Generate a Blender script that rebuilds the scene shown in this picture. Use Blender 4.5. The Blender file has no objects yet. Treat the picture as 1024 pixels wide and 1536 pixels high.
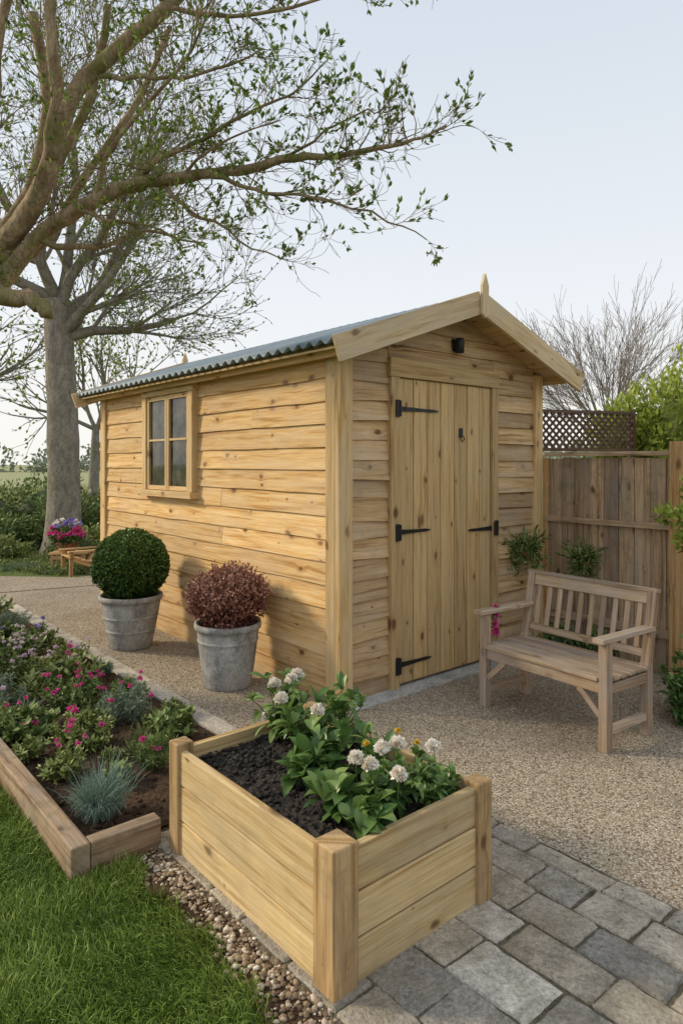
import bpy, math, random
import numpy as np
from mathutils import Vector, Matrix
rng=np.random.default_rng(7); random.seed(7)
AX=math.radians(40.4); CA,SA=math.cos(AX),math.sin(AX)
E1=np.array([CA,SA,0.]);E2=np.array([-SA,CA,0.]);UP=np.array([0,0,1.])
def Wd(a,b,z=0.): return a*E1+b*E2+np.array([0,0,z])
scene=bpy.context.scene
# ---------------------------------------------------------------- mesh builder
class MB:
    def __init__(s): s.v=[];s.f=[];s.g=[];s.t=[];s.n=0
    def add(s,v,faces,gc=None,tint=.5,mi=0):
        v=np.asarray(v,float).reshape(-1,3);k=len(v)
        s.v.append(v);s.g.append(v if gc is None else np.asarray(gc,float).reshape(-1,3))
        s.t.append(np.broadcast_to(np.asarray(tint,float),(k,)))
        if isinstance(faces,np.ndarray): faces=[faces]
        for f in faces: s.f.append((np.asarray(f,dtype=np.int64)+s.n,mi))
        s.n+=k
    def build(s,name,mats,smooth=False,parent=None,bevel=0,M=None):
        me=bpy.data.meshes.new(name)
        v=np.concatenate(s.v);g=np.concatenate(s.g);t=np.concatenate(s.t)
        loops=np.concatenate([f.ravel() for f,_ in s.f])
        tot=np.concatenate([np.full(len(f),f.shape[1]) for f,_ in s.f])
        mi=np.concatenate([np.full(len(f),m) for f,m in s.f])
        st=np.concatenate([[0],np.cumsum(tot)[:-1]])
        me.vertices.add(len(v));me.vertices.foreach_set('co',v.ravel().astype(np.float32))
        me.loops.add(len(loops));me.loops.foreach_set('vertex_index',loops.astype(np.int32))
        me.polygons.add(len(tot));me.polygons.foreach_set('loop_start',st.astype(np.int32))
        me.polygons.foreach_set('material_index',mi.astype(np.int32))
        me.polygons.foreach_set('use_smooth',np.full(len(tot),bool(smooth)))
        me.update(calc_edges=True)
        a=me.attributes.new('gc','FLOAT_VECTOR','POINT');a.data.foreach_set('vector',g.ravel().astype(np.float32))
        a=me.attributes.new('tint','FLOAT','POINT');a.data.foreach_set('value',t.astype(np.float32))
        for m in (mats if isinstance(mats,(list,tuple)) else [mats]): me.materials.append(m)
        ob=bpy.data.objects.new(name,me);scene.collection.objects.link(ob)
        if M is not None: ob.matrix_world=M
        if parent: ob.parent=parent
        if bevel:
            b=ob.modifiers.new('b','BEVEL');b.width=bevel;b.segments=2;b.limit_method='ANGLE';b.angle_limit=math.radians(40)
        return ob
def empty(name,loc=(0,0,0),rz=0):
    e=bpy.data.objects.new(name,None);scene.collection.objects.link(e)
    e.location=loc;e.rotation_euler=(0,0,rz);e.empty_display_size=.1;return e
BF=np.array([[0,3,2,1],[4,5,6,7],[0,1,5,4],[1,2,6,5],[2,3,7,6],[3,0,4,7]])
def box(mb,p,s,g=0,mi=0,tint=None):
    a,b,c=s
    v=np.array([[0,0,0],[a,0,0],[a,b,0],[0,b,0],[0,0,c],[a,0,c],[a,b,c],[0,b,c]],float)
    gc=np.roll(v,-g,axis=1)+rng.random(3)*40
    mb.add(v+np.array(p,float),BF,gc,rng.random() if tint is None else tint,mi)
def nrm(a): 
    a=np.asarray(a,float); return a/(np.linalg.norm(a,axis=-1,keepdims=True)+1e-9)
def beam(mb,a,b,w,h,up=(0,0,1),mi=0,tint=None):
    a=np.array(a,float);b=np.array(b,float);d=b-a;L=np.linalg.norm(d);d/=L
    s=np.cross(d,up);s/=np.linalg.norm(s);u=np.cross(s,d)
    lc=np.array([[0,-w/2,-h/2],[L,-w/2,-h/2],[L,w/2,-h/2],[0,w/2,-h/2],[0,-w/2,h/2],[L,-w/2,h/2],[L,w/2,h/2],[0,w/2,h/2]])
    v=a+lc[:,0:1]*d+lc[:,1:2]*s+lc[:,2:3]*u
    mb.add(v,BF[:, ::-1],lc+rng.random(3)*40,rng.random() if tint is None else tint,mi)
def lap(mb,o,d,n,x0,x1,x0t,x1t,z0,h,t0=.024,t1=.005,wav=.002,mi=0,tint=None):
    o=np.array(o,float);d=np.array(d,float);n=np.array(n,float)
    K=max(2,int((x1-x0)/.12)+1);t=np.linspace(0,1,K)
    xb=x0+(x1-x0)*t;xt=x0t+(x1t-x0t)*t
    wb=np.interp(t,np.linspace(0,1,max(2,K//2)),rng.normal(0,wav,max(2,K//2)))
    wo=np.interp(t,np.linspace(0,1,max(2,K//2)),rng.normal(0,wav*.8,max(2,K//2)))
    def P(x,off,z): return o+x[:,None]*d+np.broadcast_to(np.asarray(off,float),x.shape)[:,None]*n+np.broadcast_to(np.asarray(z,float),x.shape)[:,None]*UP
    A=P(xb,-.004,z0);B=P(xb,t0+wo,z0+wb);Cc=P(xt,t1+wo*.5,z0+h);D=P(xt,-.004,z0+h)
    v=np.stack([A,B,Cc,D],1).reshape(-1,3)
    gx=np.repeat(xb,4);gy=np.tile([0,0,h,h],K)+0.;gz=np.tile([0,t0,t1,0],K)
    gc=np.stack([gx,gy,gz],1)+rng.random(3)*40
    i=np.arange(K-1)*4
    fs=[np.stack([i+a,i+b,i+4+b,i+4+a],1) for a,b in((0,1),(1,2),(2,3),(3,0))]
    fs.append(np.array([[0,1,2,3]]));fs.append(np.array([[4*K-1,4*K-2,4*K-3,4*K-4]]))
    mb.add(v,fs,gc,rng.random() if tint is None else tint,mi)
def ru(n): return nrm(rng.normal(size=(n,3)))
def leaves(mb,P,D,N,L,W,tint=.5,mi=0,fold=.2,droop=.1):
    n=len(P);D=nrm(D);s=nrm(np.cross(D,N));u=np.cross(s,D)
    L=np.broadcast_to(L,(n,))[:,None];W=np.broadcast_to(W,(n,))[:,None]
    v=np.stack([P,P+D*L*.45+s*W*.5,P+D*L*.5-u*W*fold,P+D*L*.45-s*W*.5,P+D*L-u*L*droop],1).reshape(-1,3)
    i=np.arange(n)[:,None]*5
    f=np.concatenate([i+np.array([[0,3,4,2]]),i+np.array([[0,2,4,1]])])
    mb.add(v,f,None,np.repeat(np.broadcast_to(tint,(n,)),5),mi)
def bleaves(mb,P,D,N,L,W,K=6,droop=.4,cup=.15,tint=.5,mi=0,prof='leaf'):
    n=len(P);D=nrm(D);s=nrm(np.cross(D,N));u=np.cross(s,D)
    bc=lambda x:np.broadcast_to(x,(n,)).reshape(n,1,1)
    L,W,droop=bc(L),bc(W),bc(droop);t=np.linspace(0,1,K).reshape(1,K,1)
    w=(np.sin(np.pi*np.clip(t,0,1)**.85)**.8 if prof=='leaf' else (1-t)**.6)
    w=np.maximum(w,.02)
    c=P[:,None,:]+D[:,None,:]*L*t*(1-.25*droop*t)-UP*(droop*L*t*t*.7)
    l=c+s[:,None,:]*W*.5*w+u[:,None,:]*W*cup*w; r=c-s[:,None,:]*W*.5*w+u[:,None,:]*W*cup*w
    v=np.stack([l,c,r],2).reshape(-1,3)
    k=np.arange(K-1)*3;q=np.concatenate([np.stack([k,k+1,k+4,k+3],1),np.stack([k+1,k+2,k+5,k+4],1)])
    f=(np.arange(n)[:,None,None]*(3*K)+q[None]).reshape(-1,4)
    gc=np.stack(np.broadcast_arrays(t,np.array([1,0,1.]).reshape(1,1,3),0.),-1).reshape(1,-1,3)
    gc=np.broadcast_to(gc,(n,)+gc.shape[1:]).reshape(-1,3)
    mb.add(v,f,gc,np.repeat(np.broadcast_to(tint,(n,)),3*K),mi)
def blades(mb,P,D,L,W,droop,tint):
    n=len(P);D=nrm(D);s=nrm(np.cross(D,ru(n)));L=np.broadcast_to(L,(n,))[:,None];W=np.broadcast_to(W,(n,))[:,None];dr=np.broadcast_to(droop,(n,))[:,None]
    m=P+D*L*.55-UP*dr*L*.12;t=P+D*L-UP*dr*L*.5+D*np.array([1,1,0])*L*dr*.2
    v=np.stack([P+s*W*.5,P-s*W*.5,m+s*W*.4,m-s*W*.4,t],1).reshape(-1,3);i=np.arange(n)[:,None]*5
    mb.add(v,[i+np.array([[0,1,3,2]]),i+np.array([[2,3,4]])],None,np.repeat(np.broadcast_to(tint,(n,)),5))
def tube(mb,pts,rad,sides=5,mi=0,tint=.5,cap=False,rough=0):
    p=np.asarray(pts,float);K=len(p);T=nrm(np.gradient(p,axis=0))
    ref=np.array([.31,.17,.93]) if abs(T[0,2])<.8 else np.array([.9,.3,.1])
    s=nrm(np.cross(T,ref));u=np.cross(s,T);a=np.arange(sides)/sides*2*np.pi
    r=np.broadcast_to(rad,(K,))[:,None,None]
    if rough: 
        nz=rng.normal(0,rough,(K,sides));nz=(nz+np.roll(nz,1,0)+np.roll(nz,1,1))/1.8;r=r*(1+nz[...,None])
    v=p[:,None]+r*(np.cos(a)[None,:,None]*s[:,None]+np.sin(a)[None,:,None]*u[:,None])
    i=np.arange(K-1)[:,None]*sides;j=np.arange(sides)[None];j2=(j+1)%sides
    f=np.stack([i+j,i+j2,i+sides+j2,i+sides+j],-1).reshape(-1,4)
    fs=[f]
    if cap: fs.append(np.array([list(range((K-1)*sides,K*sides))]));fs.append(np.array([list(range(sides))[::-1]]))
    ln=np.concatenate([[0],np.cumsum(np.linalg.norm(np.diff(p,axis=0),axis=1))])
    R=np.max(rad)
    gc=np.stack([np.broadcast_to(ln[:,None],(K,sides)),np.broadcast_to(np.cos(a)[None]*R,(K,sides)),np.broadcast_to(np.sin(a)[None]*R,(K,sides))],-1)
    mb.add(v,fs,gc,tint,mi)
def lathe(mb,prof,seg=48,c=(0,0,0),mi=0):
    pr=np.array(prof,float);K=len(pr);a=np.arange(seg)/seg*2*np.pi
    v=np.stack([pr[:,0:1]*np.cos(a),pr[:,0:1]*np.sin(a),np.broadcast_to(pr[:,1:2],(K,seg))],-1)+np.array(c)
    i=np.arange(K-1)[:,None]*seg;j=np.arange(seg)[None];j2=(j+1)%seg
    mb.add(v,np.stack([i+j,i+j2,i+seg+j2,i+seg+j],-1).reshape(-1,4),None,.5,mi)
def sphere(mb,c,r,seg=20,rings=12,mi=0,lump=0,tint=.3):
    th=np.linspace(0.02,np.pi-.02,rings);a=np.arange(seg)/seg*2*np.pi
    d=np.stack([np.sin(th)[:,None]*np.cos(a),np.sin(th)[:,None]*np.sin(a),np.broadcast_to(np.cos(th)[:,None],(rings,seg))],-1)
    f=1+lump*(np.sin(d[...,0:1]*5+c[0]*3)*np.sin(d[...,1:2]*6+c[1])+np.sin(d[...,2:3]*7))*.5
    v=d*np.array(r)*f+np.array(c)
    i=np.arange(rings-1)[:,None]*seg;j=np.arange(seg)[None];j2=(j+1)%seg
    mb.add(v,np.stack([i+j,i+seg+j,i+seg+j2,i+j2],-1).reshape(-1,4),None,tint,mi)
def cloud(mb,c,r,n,L,W,shell=.7,lump=.15,mi=0,up=.3,tb=.0,zmin=None,lseed=0):
    c=np.array(c,float);r=np.array(r,float);d=ru(n)
    k=1+lump*(np.sin(d[:,0]*6+lseed)*np.sin(d[:,1]*7+lseed*2)+np.sin(d[:,2]*8+lseed)*np.cos(d[:,0]*5))
    rr=(shell+(1-shell)*rng.random(n)**.6)*k
    P=c+d*r*rr[:,None]
    if zmin is not None:
        m=P[:,2]>zmin;P=P[m];d=d[m];rr=rr[m];n=len(P)
    D=nrm(d+ru(n)*.9+UP*up);N=nrm(d+ru(n)*.6)
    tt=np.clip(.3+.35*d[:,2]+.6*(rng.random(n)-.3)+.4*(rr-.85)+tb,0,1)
    leaves(mb,P,D,N,L*(.7+.6*rng.random(n)),W*(.7+.6*rng.random(n)),tt,mi)
# ---------------------------------------------------------------- materials
class NT:
    def __init__(s,name):
        s.m=bpy.data.materials.new(name);s.m.use_nodes=True;s.t=s.m.node_tree;s.t.nodes.clear()
        s.out=s.n('ShaderNodeOutputMaterial');s.b=s.n('ShaderNodeBsdfPrincipled');s.l(s.b.outputs[0],s.out.inputs[0])
    def n(s,ty,**k):
        x=s.t.nodes.new(ty)
        for a,v in k.items(): setattr(x,a,v)
        return x
    def l(s,a,b): s.t.links.new(a,b)
    def setv(s,i,v):
        if hasattr(v,'node'): s.l(v,i)
        elif isinstance(v,tuple) and len(v)==3 and i.type=='RGBA': i.default_value=(*v,1)
        else: i.default_value=v
    def gc(s): return s.n('ShaderNodeAttribute',attribute_name='gc').outputs['Vector']
    def tint(s): return s.n('ShaderNodeAttribute',attribute_name='tint').outputs['Fac']
    def obj(s): return s.n('ShaderNodeTexCoord').outputs['Object']
    def mul(s,v,k):
        x=s.n('ShaderNodeVectorMath',operation='MULTIPLY');s.l(v,x.inputs[0]);x.inputs[1].default_value=k;return x.outputs[0]
    def noise(s,v,sc=1,det=4,ro=.55,dis=0,out='Fac'):
        x=s.n('ShaderNodeTexNoise');s.l(v,x.inputs['Vector']);x.inputs['Scale'].default_value=sc;x.inputs['Detail'].default_value=det
        x.inputs['Roughness'].default_value=ro;x.inputs['Distortion'].default_value=dis;return x.outputs[out]
    def vor(s,v,sc,feat='F1',out='Distance',dim='3D'):
        x=s.n('ShaderNodeTexVoronoi',feature=feat,voronoi_dimensions=dim);s.l(v,x.inputs['Vector']);x.inputs['Scale'].default_value=sc
        return x.outputs[out]
    def ramp(s,f,st):
        x=s.n('ShaderNodeValToRGB');s.l(f,x.inputs[0]);e=x.color_ramp.elements
        while len(e)<len(st): e.new(.5)
        for q,(p,c) in zip(e,st): q.position=p;q.color=(*c,1) if not isinstance(c,(int,float)) else (c,c,c,1)
        return x.outputs[0]
    def mix(s,f,a,b,bl='MIX'):
        x=s.n('ShaderNodeMixRGB',blend_type=bl);s.setv(x.inputs[0],f);s.setv(x.inputs[1],a);s.setv(x.inputs[2],b);return x.outputs[0]
    def math(s,op,a,b=0.):
        x=s.n('ShaderNodeMath',operation=op);s.setv(x.inputs[0],a);s.setv(x.inputs[1],b)
        return x.outputs[0]
    def rng(s,f,a,b,c,d):
        x=s.n('ShaderNodeMapRange');s.l(f,x.inputs[0])
        for i,v in enumerate((a,b,c,d)): x.inputs[i+1].default_value=v
        return x.outputs[0]
    def bump(s,h,st=.5,di=.01):
        x=s.n('ShaderNodeBump');x.inputs['Strength'].default_value=st;x.inputs['Distance'].default_value=di;s.l(h,x.inputs['Height'])
        s.l(x.outputs[0],s.b.inputs['Normal'])
    def fin(s,col,ro=.8,spec=.3,met=0):
        s.setv(s.b.inputs['Base Color'],col);s.setv(s.b.inputs['Roughness'],ro);s.b.inputs['Specular IOR Level'].default_value=spec
        s.b.inputs['Metallic'].default_value=met;return s.m
def wood(name,dk,md,lt,grey=(.3,.27,.23),wea=.3,knot=1.,tv=.25,mossy=0,low=0,ks=(3.2,6.)):
    s=NT(name);g=s.gc();t=s.tint()
    sx=s.n('ShaderNodeSeparateXYZ');s.l(g,sx.inputs[0])
    yz=s.math('ADD',sx.outputs[1],sx.outputs[2])
    kc=s.n('ShaderNodeCombineXYZ');s.l(s.math('MULTIPLY',sx.outputs[0],ks[0]),kc.inputs[0]);s.l(s.math('MULTIPLY',yz,ks[1]),kc.inputs[1])
    wob=s.noise(s.mul(g,(9,16,16)),1,1,.5,0,'Color')
    kv0=s.mix(.16,kc.outputs[0],wob,'ADD')
    vn=s.n('ShaderNodeTexVoronoi',feature='F1',voronoi_dimensions='2D');s.l(kv0,vn.inputs['Vector']);vn.inputs['Scale'].default_value=1.
    kd=vn.outputs['Distance'];kc2=s.n('ShaderNodeSeparateColor');s.l(vn.outputs['Color'],kc2.inputs[0])
    ksz=s.rng(kc2.outputs[0],.25,1.,0.01,1.3)
    kr=s.math('DIVIDE',kd,s.math('MAXIMUM',ksz,.02))
    halo=s.ramp(kr,[(.0,1.),(.30,.0)])
    core=s.ramp(kr,[(.05,1.),(.08,.6),(.12,.0)])
    gy=s.math('ADD',yz,s.math('MULTIPLY',halo,.026))
    gv=s.n('ShaderNodeCombineXYZ');s.l(s.math('MULTIPLY',sx.outputs[0],1.3),gv.inputs[0]);s.l(s.math('MULTIPLY',gy,34),gv.inputs[1])
    n1=s.noise(gv.outputs[0],1,3,.6,1.0)
    col=s.ramp(n1,[(.33,dk),(.46,md),(.66,lt)])
    n2=s.noise(s.mul(g,(6,190,190)),1,2,.6)
    col=s.mix(1,col,s.ramp(n2,[(.3,.80),(.62,1.05)]),'MULTIPLY')
    col=s.mix(s.math('MULTIPLY',halo,.32*knot),col,(dk[0]*.8,dk[1]*.66,dk[2]*.5))
    col=s.mix(s.math('MULTIPLY',core,.9*knot),col,(dk[0]*.3,dk[1]*.22,dk[2]*.2))
    ob=s.obj()
    wn2=s.noise(s.mul(g,(1.8,6,6)),1,3,.7)
    wf=s.math('MULTIPLY',s.ramp(wn2,[(.44,0.),(.64,1.)]),wea)
    col=s.mix(wf,col,grey)
    tb=s.rng(t,0,1,1-tv,1+tv*.5)
    cb=s.n('ShaderNodeCombineColor');s.l(tb,cb.inputs[0]);s.l(tb,cb.inputs[1]);s.l(s.rng(t,0,1,1-tv*.6,1+tv*.8),cb.inputs[2])
    col=s.mix(1,col,cb.outputs[0],'MULTIPLY')
    if mossy:
        col=s.mix(s.math('MULTIPLY',s.ramp(s.noise(ob,9,3,.7),[(.5,0.),(.68,1.)]),mossy),col,(.085,.08,.04))
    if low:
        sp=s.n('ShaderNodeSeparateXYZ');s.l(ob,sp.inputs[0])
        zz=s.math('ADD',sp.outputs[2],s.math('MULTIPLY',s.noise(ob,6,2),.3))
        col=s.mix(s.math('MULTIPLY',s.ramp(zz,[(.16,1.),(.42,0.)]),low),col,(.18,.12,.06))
    s.bump(n2,.5,.003)
    return s.fin(col,.75,.25)
M={}
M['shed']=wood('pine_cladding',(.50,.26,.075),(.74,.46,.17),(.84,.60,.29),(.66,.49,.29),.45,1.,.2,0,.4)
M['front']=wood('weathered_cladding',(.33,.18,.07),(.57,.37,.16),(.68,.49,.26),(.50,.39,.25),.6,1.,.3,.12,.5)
M['door']=wood('door_wood',(.42,.245,.085),(.60,.405,.17),(.68,.485,.225),(.50,.38,.21),.35,1.,.2,ks=(2.6,5.2))
M['trim']=wood('trim_wood',(.46,.27,.09),(.66,.445,.19),(.74,.54,.28),(.52,.41,.26),.45,.9,.15)
M['barge']=wood('barge_wood',(.50,.34,.16),(.68,.51,.28),(.74,.58,.35),(.54,.45,.33),.55,.9,.12)
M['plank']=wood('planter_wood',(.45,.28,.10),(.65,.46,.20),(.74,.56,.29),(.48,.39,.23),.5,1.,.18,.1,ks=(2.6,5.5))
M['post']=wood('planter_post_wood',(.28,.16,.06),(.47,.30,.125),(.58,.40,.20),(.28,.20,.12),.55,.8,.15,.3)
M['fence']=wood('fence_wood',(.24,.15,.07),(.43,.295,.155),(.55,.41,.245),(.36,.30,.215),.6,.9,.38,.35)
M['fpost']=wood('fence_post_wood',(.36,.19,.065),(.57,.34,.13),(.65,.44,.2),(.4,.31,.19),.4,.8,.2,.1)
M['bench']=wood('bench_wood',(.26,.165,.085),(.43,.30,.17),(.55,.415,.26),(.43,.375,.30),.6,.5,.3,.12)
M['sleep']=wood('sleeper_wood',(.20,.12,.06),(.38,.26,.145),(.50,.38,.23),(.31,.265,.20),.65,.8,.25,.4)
M['trellis']=wood('trellis_wood',(.07,.037,.021),(.12,.068,.04),(.17,.11,.068),(.12,.10,.08),.4,.2,.2)
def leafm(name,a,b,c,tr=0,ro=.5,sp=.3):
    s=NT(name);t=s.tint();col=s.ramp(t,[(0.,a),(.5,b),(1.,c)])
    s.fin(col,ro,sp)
    if tr:
        tl=s.n('ShaderNodeBsdfTranslucent');s.l(col,tl.inputs[0]);mx=s.n('ShaderNodeMixShader');mx.inputs[0].default_value=tr
        s.l(s.b.outputs[0],mx.inputs[1]);s.l(tl.outputs[0],mx.inputs[2]);s.l(mx.outputs[0],s.out.inputs[0])
    return s.m
M['grass']=leafm('grass_blades',(.06,.11,.014),(.15,.235,.03),(.29,.37,.08),0,.5)
M['box']=leafm('boxwood_leaves',(.014,.035,.008),(.06,.12,.02),(.17,.26,.06))
M['red']=leafm('red_leaves',(.09,.03,.02),(.32,.135,.10),(.56,.34,.24))
M['twigleaf']=leafm('spring_leaves',(.10,.15,.025),(.20,.29,.05),(.36,.44,.12),.4)
M['yleaf']=leafm('yellow_leaves',(.13,.17,.025),(.29,.37,.055),(.48,.53,.12),.35)
M['shrub']=leafm('shrub_leaves',(.025,.045,.014),(.075,.125,.032),(.18,.24,.07))
M['herb']=leafm('herb_leaves',(.045,.08,.02),(.125,.185,.045),(.27,.33,.11))
M['herb2']=leafm('yellowish_herb_leaves',(.06,.08,.02),(.19,.24,.06),(.36,.39,.14))
M['herb3']=leafm('silvery_herb_leaves',(.06,.09,.06),(.16,.22,.14),(.32,.38,.26))
M['fescue']=leafm('fescue_blades',(.09,.15,.12),(.19,.28,.22),(.33,.43,.34))
M['big']=leafm('broad_leaves',(.03,.07,.018),(.09,.18,.04),(.23,.33,.09),.2,.38,.5)
M['wh']=leafm('cream_petals',(.86,.74,.58),(.9,.84,.74),(.92,.9,.85),.15)
M['ye']=leafm('yellow_petals',(.7,.40,.02),(.85,.58,.05),(.9,.72,.15),.25)
M['pk']=leafm('magenta_petals',(.5,.01,.18),(.82,.06,.36),(.9,.28,.55),.15)
M['lp']=leafm('pale_pink_petals',(.65,.4,.55),(.82,.65,.75),(.9,.84,.87),.2)
M['bl']=leafm('violet_petals',(.1,.06,.4),(.35,.25,.65),(.75,.7,.88),.2)
M['far']=leafm('distant_foliage',(.20,.24,.17),(.27,.31,.22),(.34,.37,.28),0,.8,.1)  # pale greyed greens: the haze of distance is put into the leaf colour
M['reed']=leafm('meadow_grass',(.22,.25,.08),(.36,.38,.15),(.5,.48,.26),0,.7,.1)
def bark(name,a,b,moss):
    s=NT(name);o=s.obj();n=s.noise(s.mul(o,(1,1,.5)),11,4,.7);v=s.vor(s.mul(o,(1,1,.35)),30,'DISTANCE_TO_EDGE')
    col=s.ramp(n,[(.3,a),(.68,b)]);col=s.mix(s.ramp(v,[(0.,.45),(.12,0.)]),col,(a[0]*.45,a[1]*.45,a[2]*.45))
    g=s.ramp(s.noise(o,3.5,2,.7),[(.48,0.),(.64,1.)])
    col=s.mix(s.math('MULTIPLY',g,moss),col,(.14,.16,.04));s.bump(n,.9,.02);return s.fin(col,.9,.15)
M['bark']=bark('mossy_bark',(.19,.125,.07),(.47,.35,.225),.55)
M['bark2']=bark('grey_bark',(.17,.145,.12),(.38,.335,.28),.25)
M['bark3']=bark('pale_bark',(.24,.20,.17),(.40,.34,.29),.0)
def gravel():
    s=NT('gravel');o=s.obj()
    vn=s.n('ShaderNodeTexVoronoi');s.l(o,vn.inputs['Vector']);vn.inputs['Scale'].default_value=120
    sx=s.n('ShaderNodeSeparateColor');s.l(vn.outputs['Color'],sx.inputs[0]);d=vn.outputs['Distance']
    col=s.ramp(sx.outputs[0],[(0.,(.20,.15,.10)),(.25,(.41,.325,.225)),(.6,(.56,.46,.335)),(.88,(.67,.58,.45)),(1.,(.80,.74,.63))])
    col=s.mix(1,col,s.ramp(d,[(.25,1.),(.75,.55)]),'MULTIPLY')
    col=s.mix(1,col,s.ramp(s.noise(o,1.3,3,.6),[(.3,.80),(.7,1.1)]),'MULTIPLY')
    h=s.math('ADD',s.math('MULTIPLY',d,-1.),s.math('MULTIPLY',sx.outputs[1],.6));s.bump(h,.8,.005);return s.fin(col,.9,.2)
M['gravel']=gravel()
def soil(name,a,b,sc=38):
    s=NT(name);o=s.obj();n=s.noise(o,sc,4,.75);n2=s.noise(o,5,2)
    col=s.ramp(n,[(.32,a),(.66,b)]);col=s.mix(1,col,s.ramp(n2,[(.3,.6),(.7,1.2)]),'MULTIPLY')
    s.bump(n,1,.03);return s.fin(col,.95,.15)
M['soil']=soil('soil',(.035,.022,.015),(.15,.095,.06))
M['potsoil']=soil('potting_soil',(.02,.017,.015),(.12,.105,.09))
M['turf']=soil('turf',(.05,.085,.018),(.14,.19,.045))
M['joint']=soil('sandy_joints',(.11,.095,.06),(.29,.25,.18))
def stone(name,stops,sc=9,bm=.006,moss=0):
    s=NT(name);o=s.obj();n=s.noise(o,sc,5,.72);n2=s.noise(o,sc*8,3,.75)
    t=s.tint();col=s.ramp(t,stops)
    col=s.mix(1,col,s.ramp(n,[(.28,.55),(.5,.97),(.72,1.3)]),'MULTIPLY');col=s.mix(1,col,s.ramp(n2,[(.3,.68),(.68,1.2)]),'MULTIPLY')
    if moss: col=s.mix(s.math('MULTIPLY',s.ramp(s.noise(o,4,4,.75),[(.46,0.),(.66,1.)]),moss),col,(.27,.215,.13))
    s.bump(s.math('ADD',n,s.math('MULTIPLY',n2,.4)),.9,bm);return s.fin(col,.85,.22)
M['paver']=stone('paving_stone',[(0.,(.25,.235,.21)),(.3,(.34,.31,.265)),(.65,(.44,.375,.285)),(1.,(.62,.575,.49))],9,.018,.5)
M['kerb']=stone('path_edging_stone',[(0.,(.40,.36,.30)),(1.,(.52,.47,.39))],6)
M['conc']=stone('concrete',[(0.,(.36,.36,.34)),(1.,(.48,.47,.44))],5)
M['pebble']=stone('pebbles',[(0.,(.14,.095,.06)),(.4,(.36,.27,.18)),(.75,(.56,.47,.36)),(1.,(.78,.73,.64))],30,.001)
def potm():
    s=NT('weathered_zinc');o=s.obj();n=s.noise(s.mul(o,(1,1,.6)),8,5,.75);n2=s.noise(o,45,3,.7)
    col=s.ramp(n,[(.3,(.17,.17,.16)),(.5,(.34,.335,.32)),(.7,(.52,.51,.48))])
    col=s.mix(1,col,s.ramp(n2,[(.35,.75),(.6,1.08)]),'MULTIPLY')
    col=s.mix(s.ramp(s.noise(o,4,3,.7),[(.5,0.),(.7,.5)]),col,(.27,.24,.17))
    s.bump(s.math('ADD',n,n2),.5,.004);return s.fin(col,.75,.3)
M['pot']=potm()
def terra():
    s=NT('terracotta');o=s.obj();return s.fin(s.ramp(s.noise(o,20,3),[(.3,(.2,.09,.05)),(.7,(.35,.17,.1))]),.85,.2)
M['terra']=terra()
def iron():
    s=NT('black_iron');n=s.noise(s.obj(),60,2);s.bump(n,.4,.001);return s.fin(s.ramp(n,[(.3,(.008,.008,.009)),(.7,(.022,.021,.02))]),.5,.4)
M['iron']=iron()
def roofm():
    s=NT('corrugated_slate_sheet');o=s.obj();n=s.noise(o,3.5,4,.7);n2=s.noise(o,24,3,.6)
    col=s.ramp(n,[(.3,(.14,.19,.23)),(.55,(.23,.29,.335)),(.75,(.33,.38,.41))]);col=s.mix(s.ramp(n2,[(.55,0.),(.75,.5)]),col,(.14,.15,.14))
    s.bump(n2,.3,.003);return s.fin(col,.55,.4)
M['roof']=roofm()
def glass():
    s=NT('window_glass');n=s.noise(s.obj(),2.5,2);s.bump(n,.08,.02)
    return s.fin(s.ramp(s.noise(s.obj(),5,4,.7),[(.42,(.012,.013,.01)),(.62,(.09,.085,.06))]),.05,.6)
M['glass']=glass()
def ground_m():
    s=NT('ground');o=s.obj();n=s.noise(o,.35,3,.6);n2=s.noise(o,14,4,.75)
    col=s.ramp(n,[(.35,(.08,.13,.03)),(.55,(.14,.19,.055)),(.7,(.22,.235,.09))]);col=s.mix(1,col,s.ramp(n2,[(.3,.5),(.7,1.4)]),'MULTIPLY')
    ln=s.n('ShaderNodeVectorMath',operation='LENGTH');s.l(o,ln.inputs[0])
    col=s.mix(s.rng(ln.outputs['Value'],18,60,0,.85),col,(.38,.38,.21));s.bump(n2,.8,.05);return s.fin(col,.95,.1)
M['ground']=ground_m()
# ---------------------------------------------------------------- ground sheets
def sheet(name,polys,z,mat,local=True):
    mb=MB()
    for p in polys:
        v=[Wd(a,b,z) if local else np.array([a,b,z]) for a,b in p]
        mb.add(v,np.array([list(range(len(p)))]))
    return mb.build(name,mat)
sheet('ground',[[(-500,-60),(500,-60),(500,700),(-500,700)]],0,M['ground'],False)
sheet('lawn',[[(-6,-3),(1.12,-3),(1.12,2.66),(-6,2.66)],[(-6,2.66),(.9,2.66),(.9,8.6),(-6,8.6)]],.004,M['turf'])
sheet('gravel_yard',[[(2.0,2.3),(9,2.3),(9,9.6),(2.0,9.6)],[(2.4,-5),(9,-5),(9,2.3),(2.4,2.3)],[(1.2,2.3),(2.0,2.3),(2.0,2.75),(1.2,2.75)]],.008,M['gravel'])
sheet('gravel_path',[[(-3.0,8.9),(-2.9,9.35),(-5.2,9.5),(-11,9.3),(-11,8.5),(-4.25,8.25)]],.014,M['gravel'],False)
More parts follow.
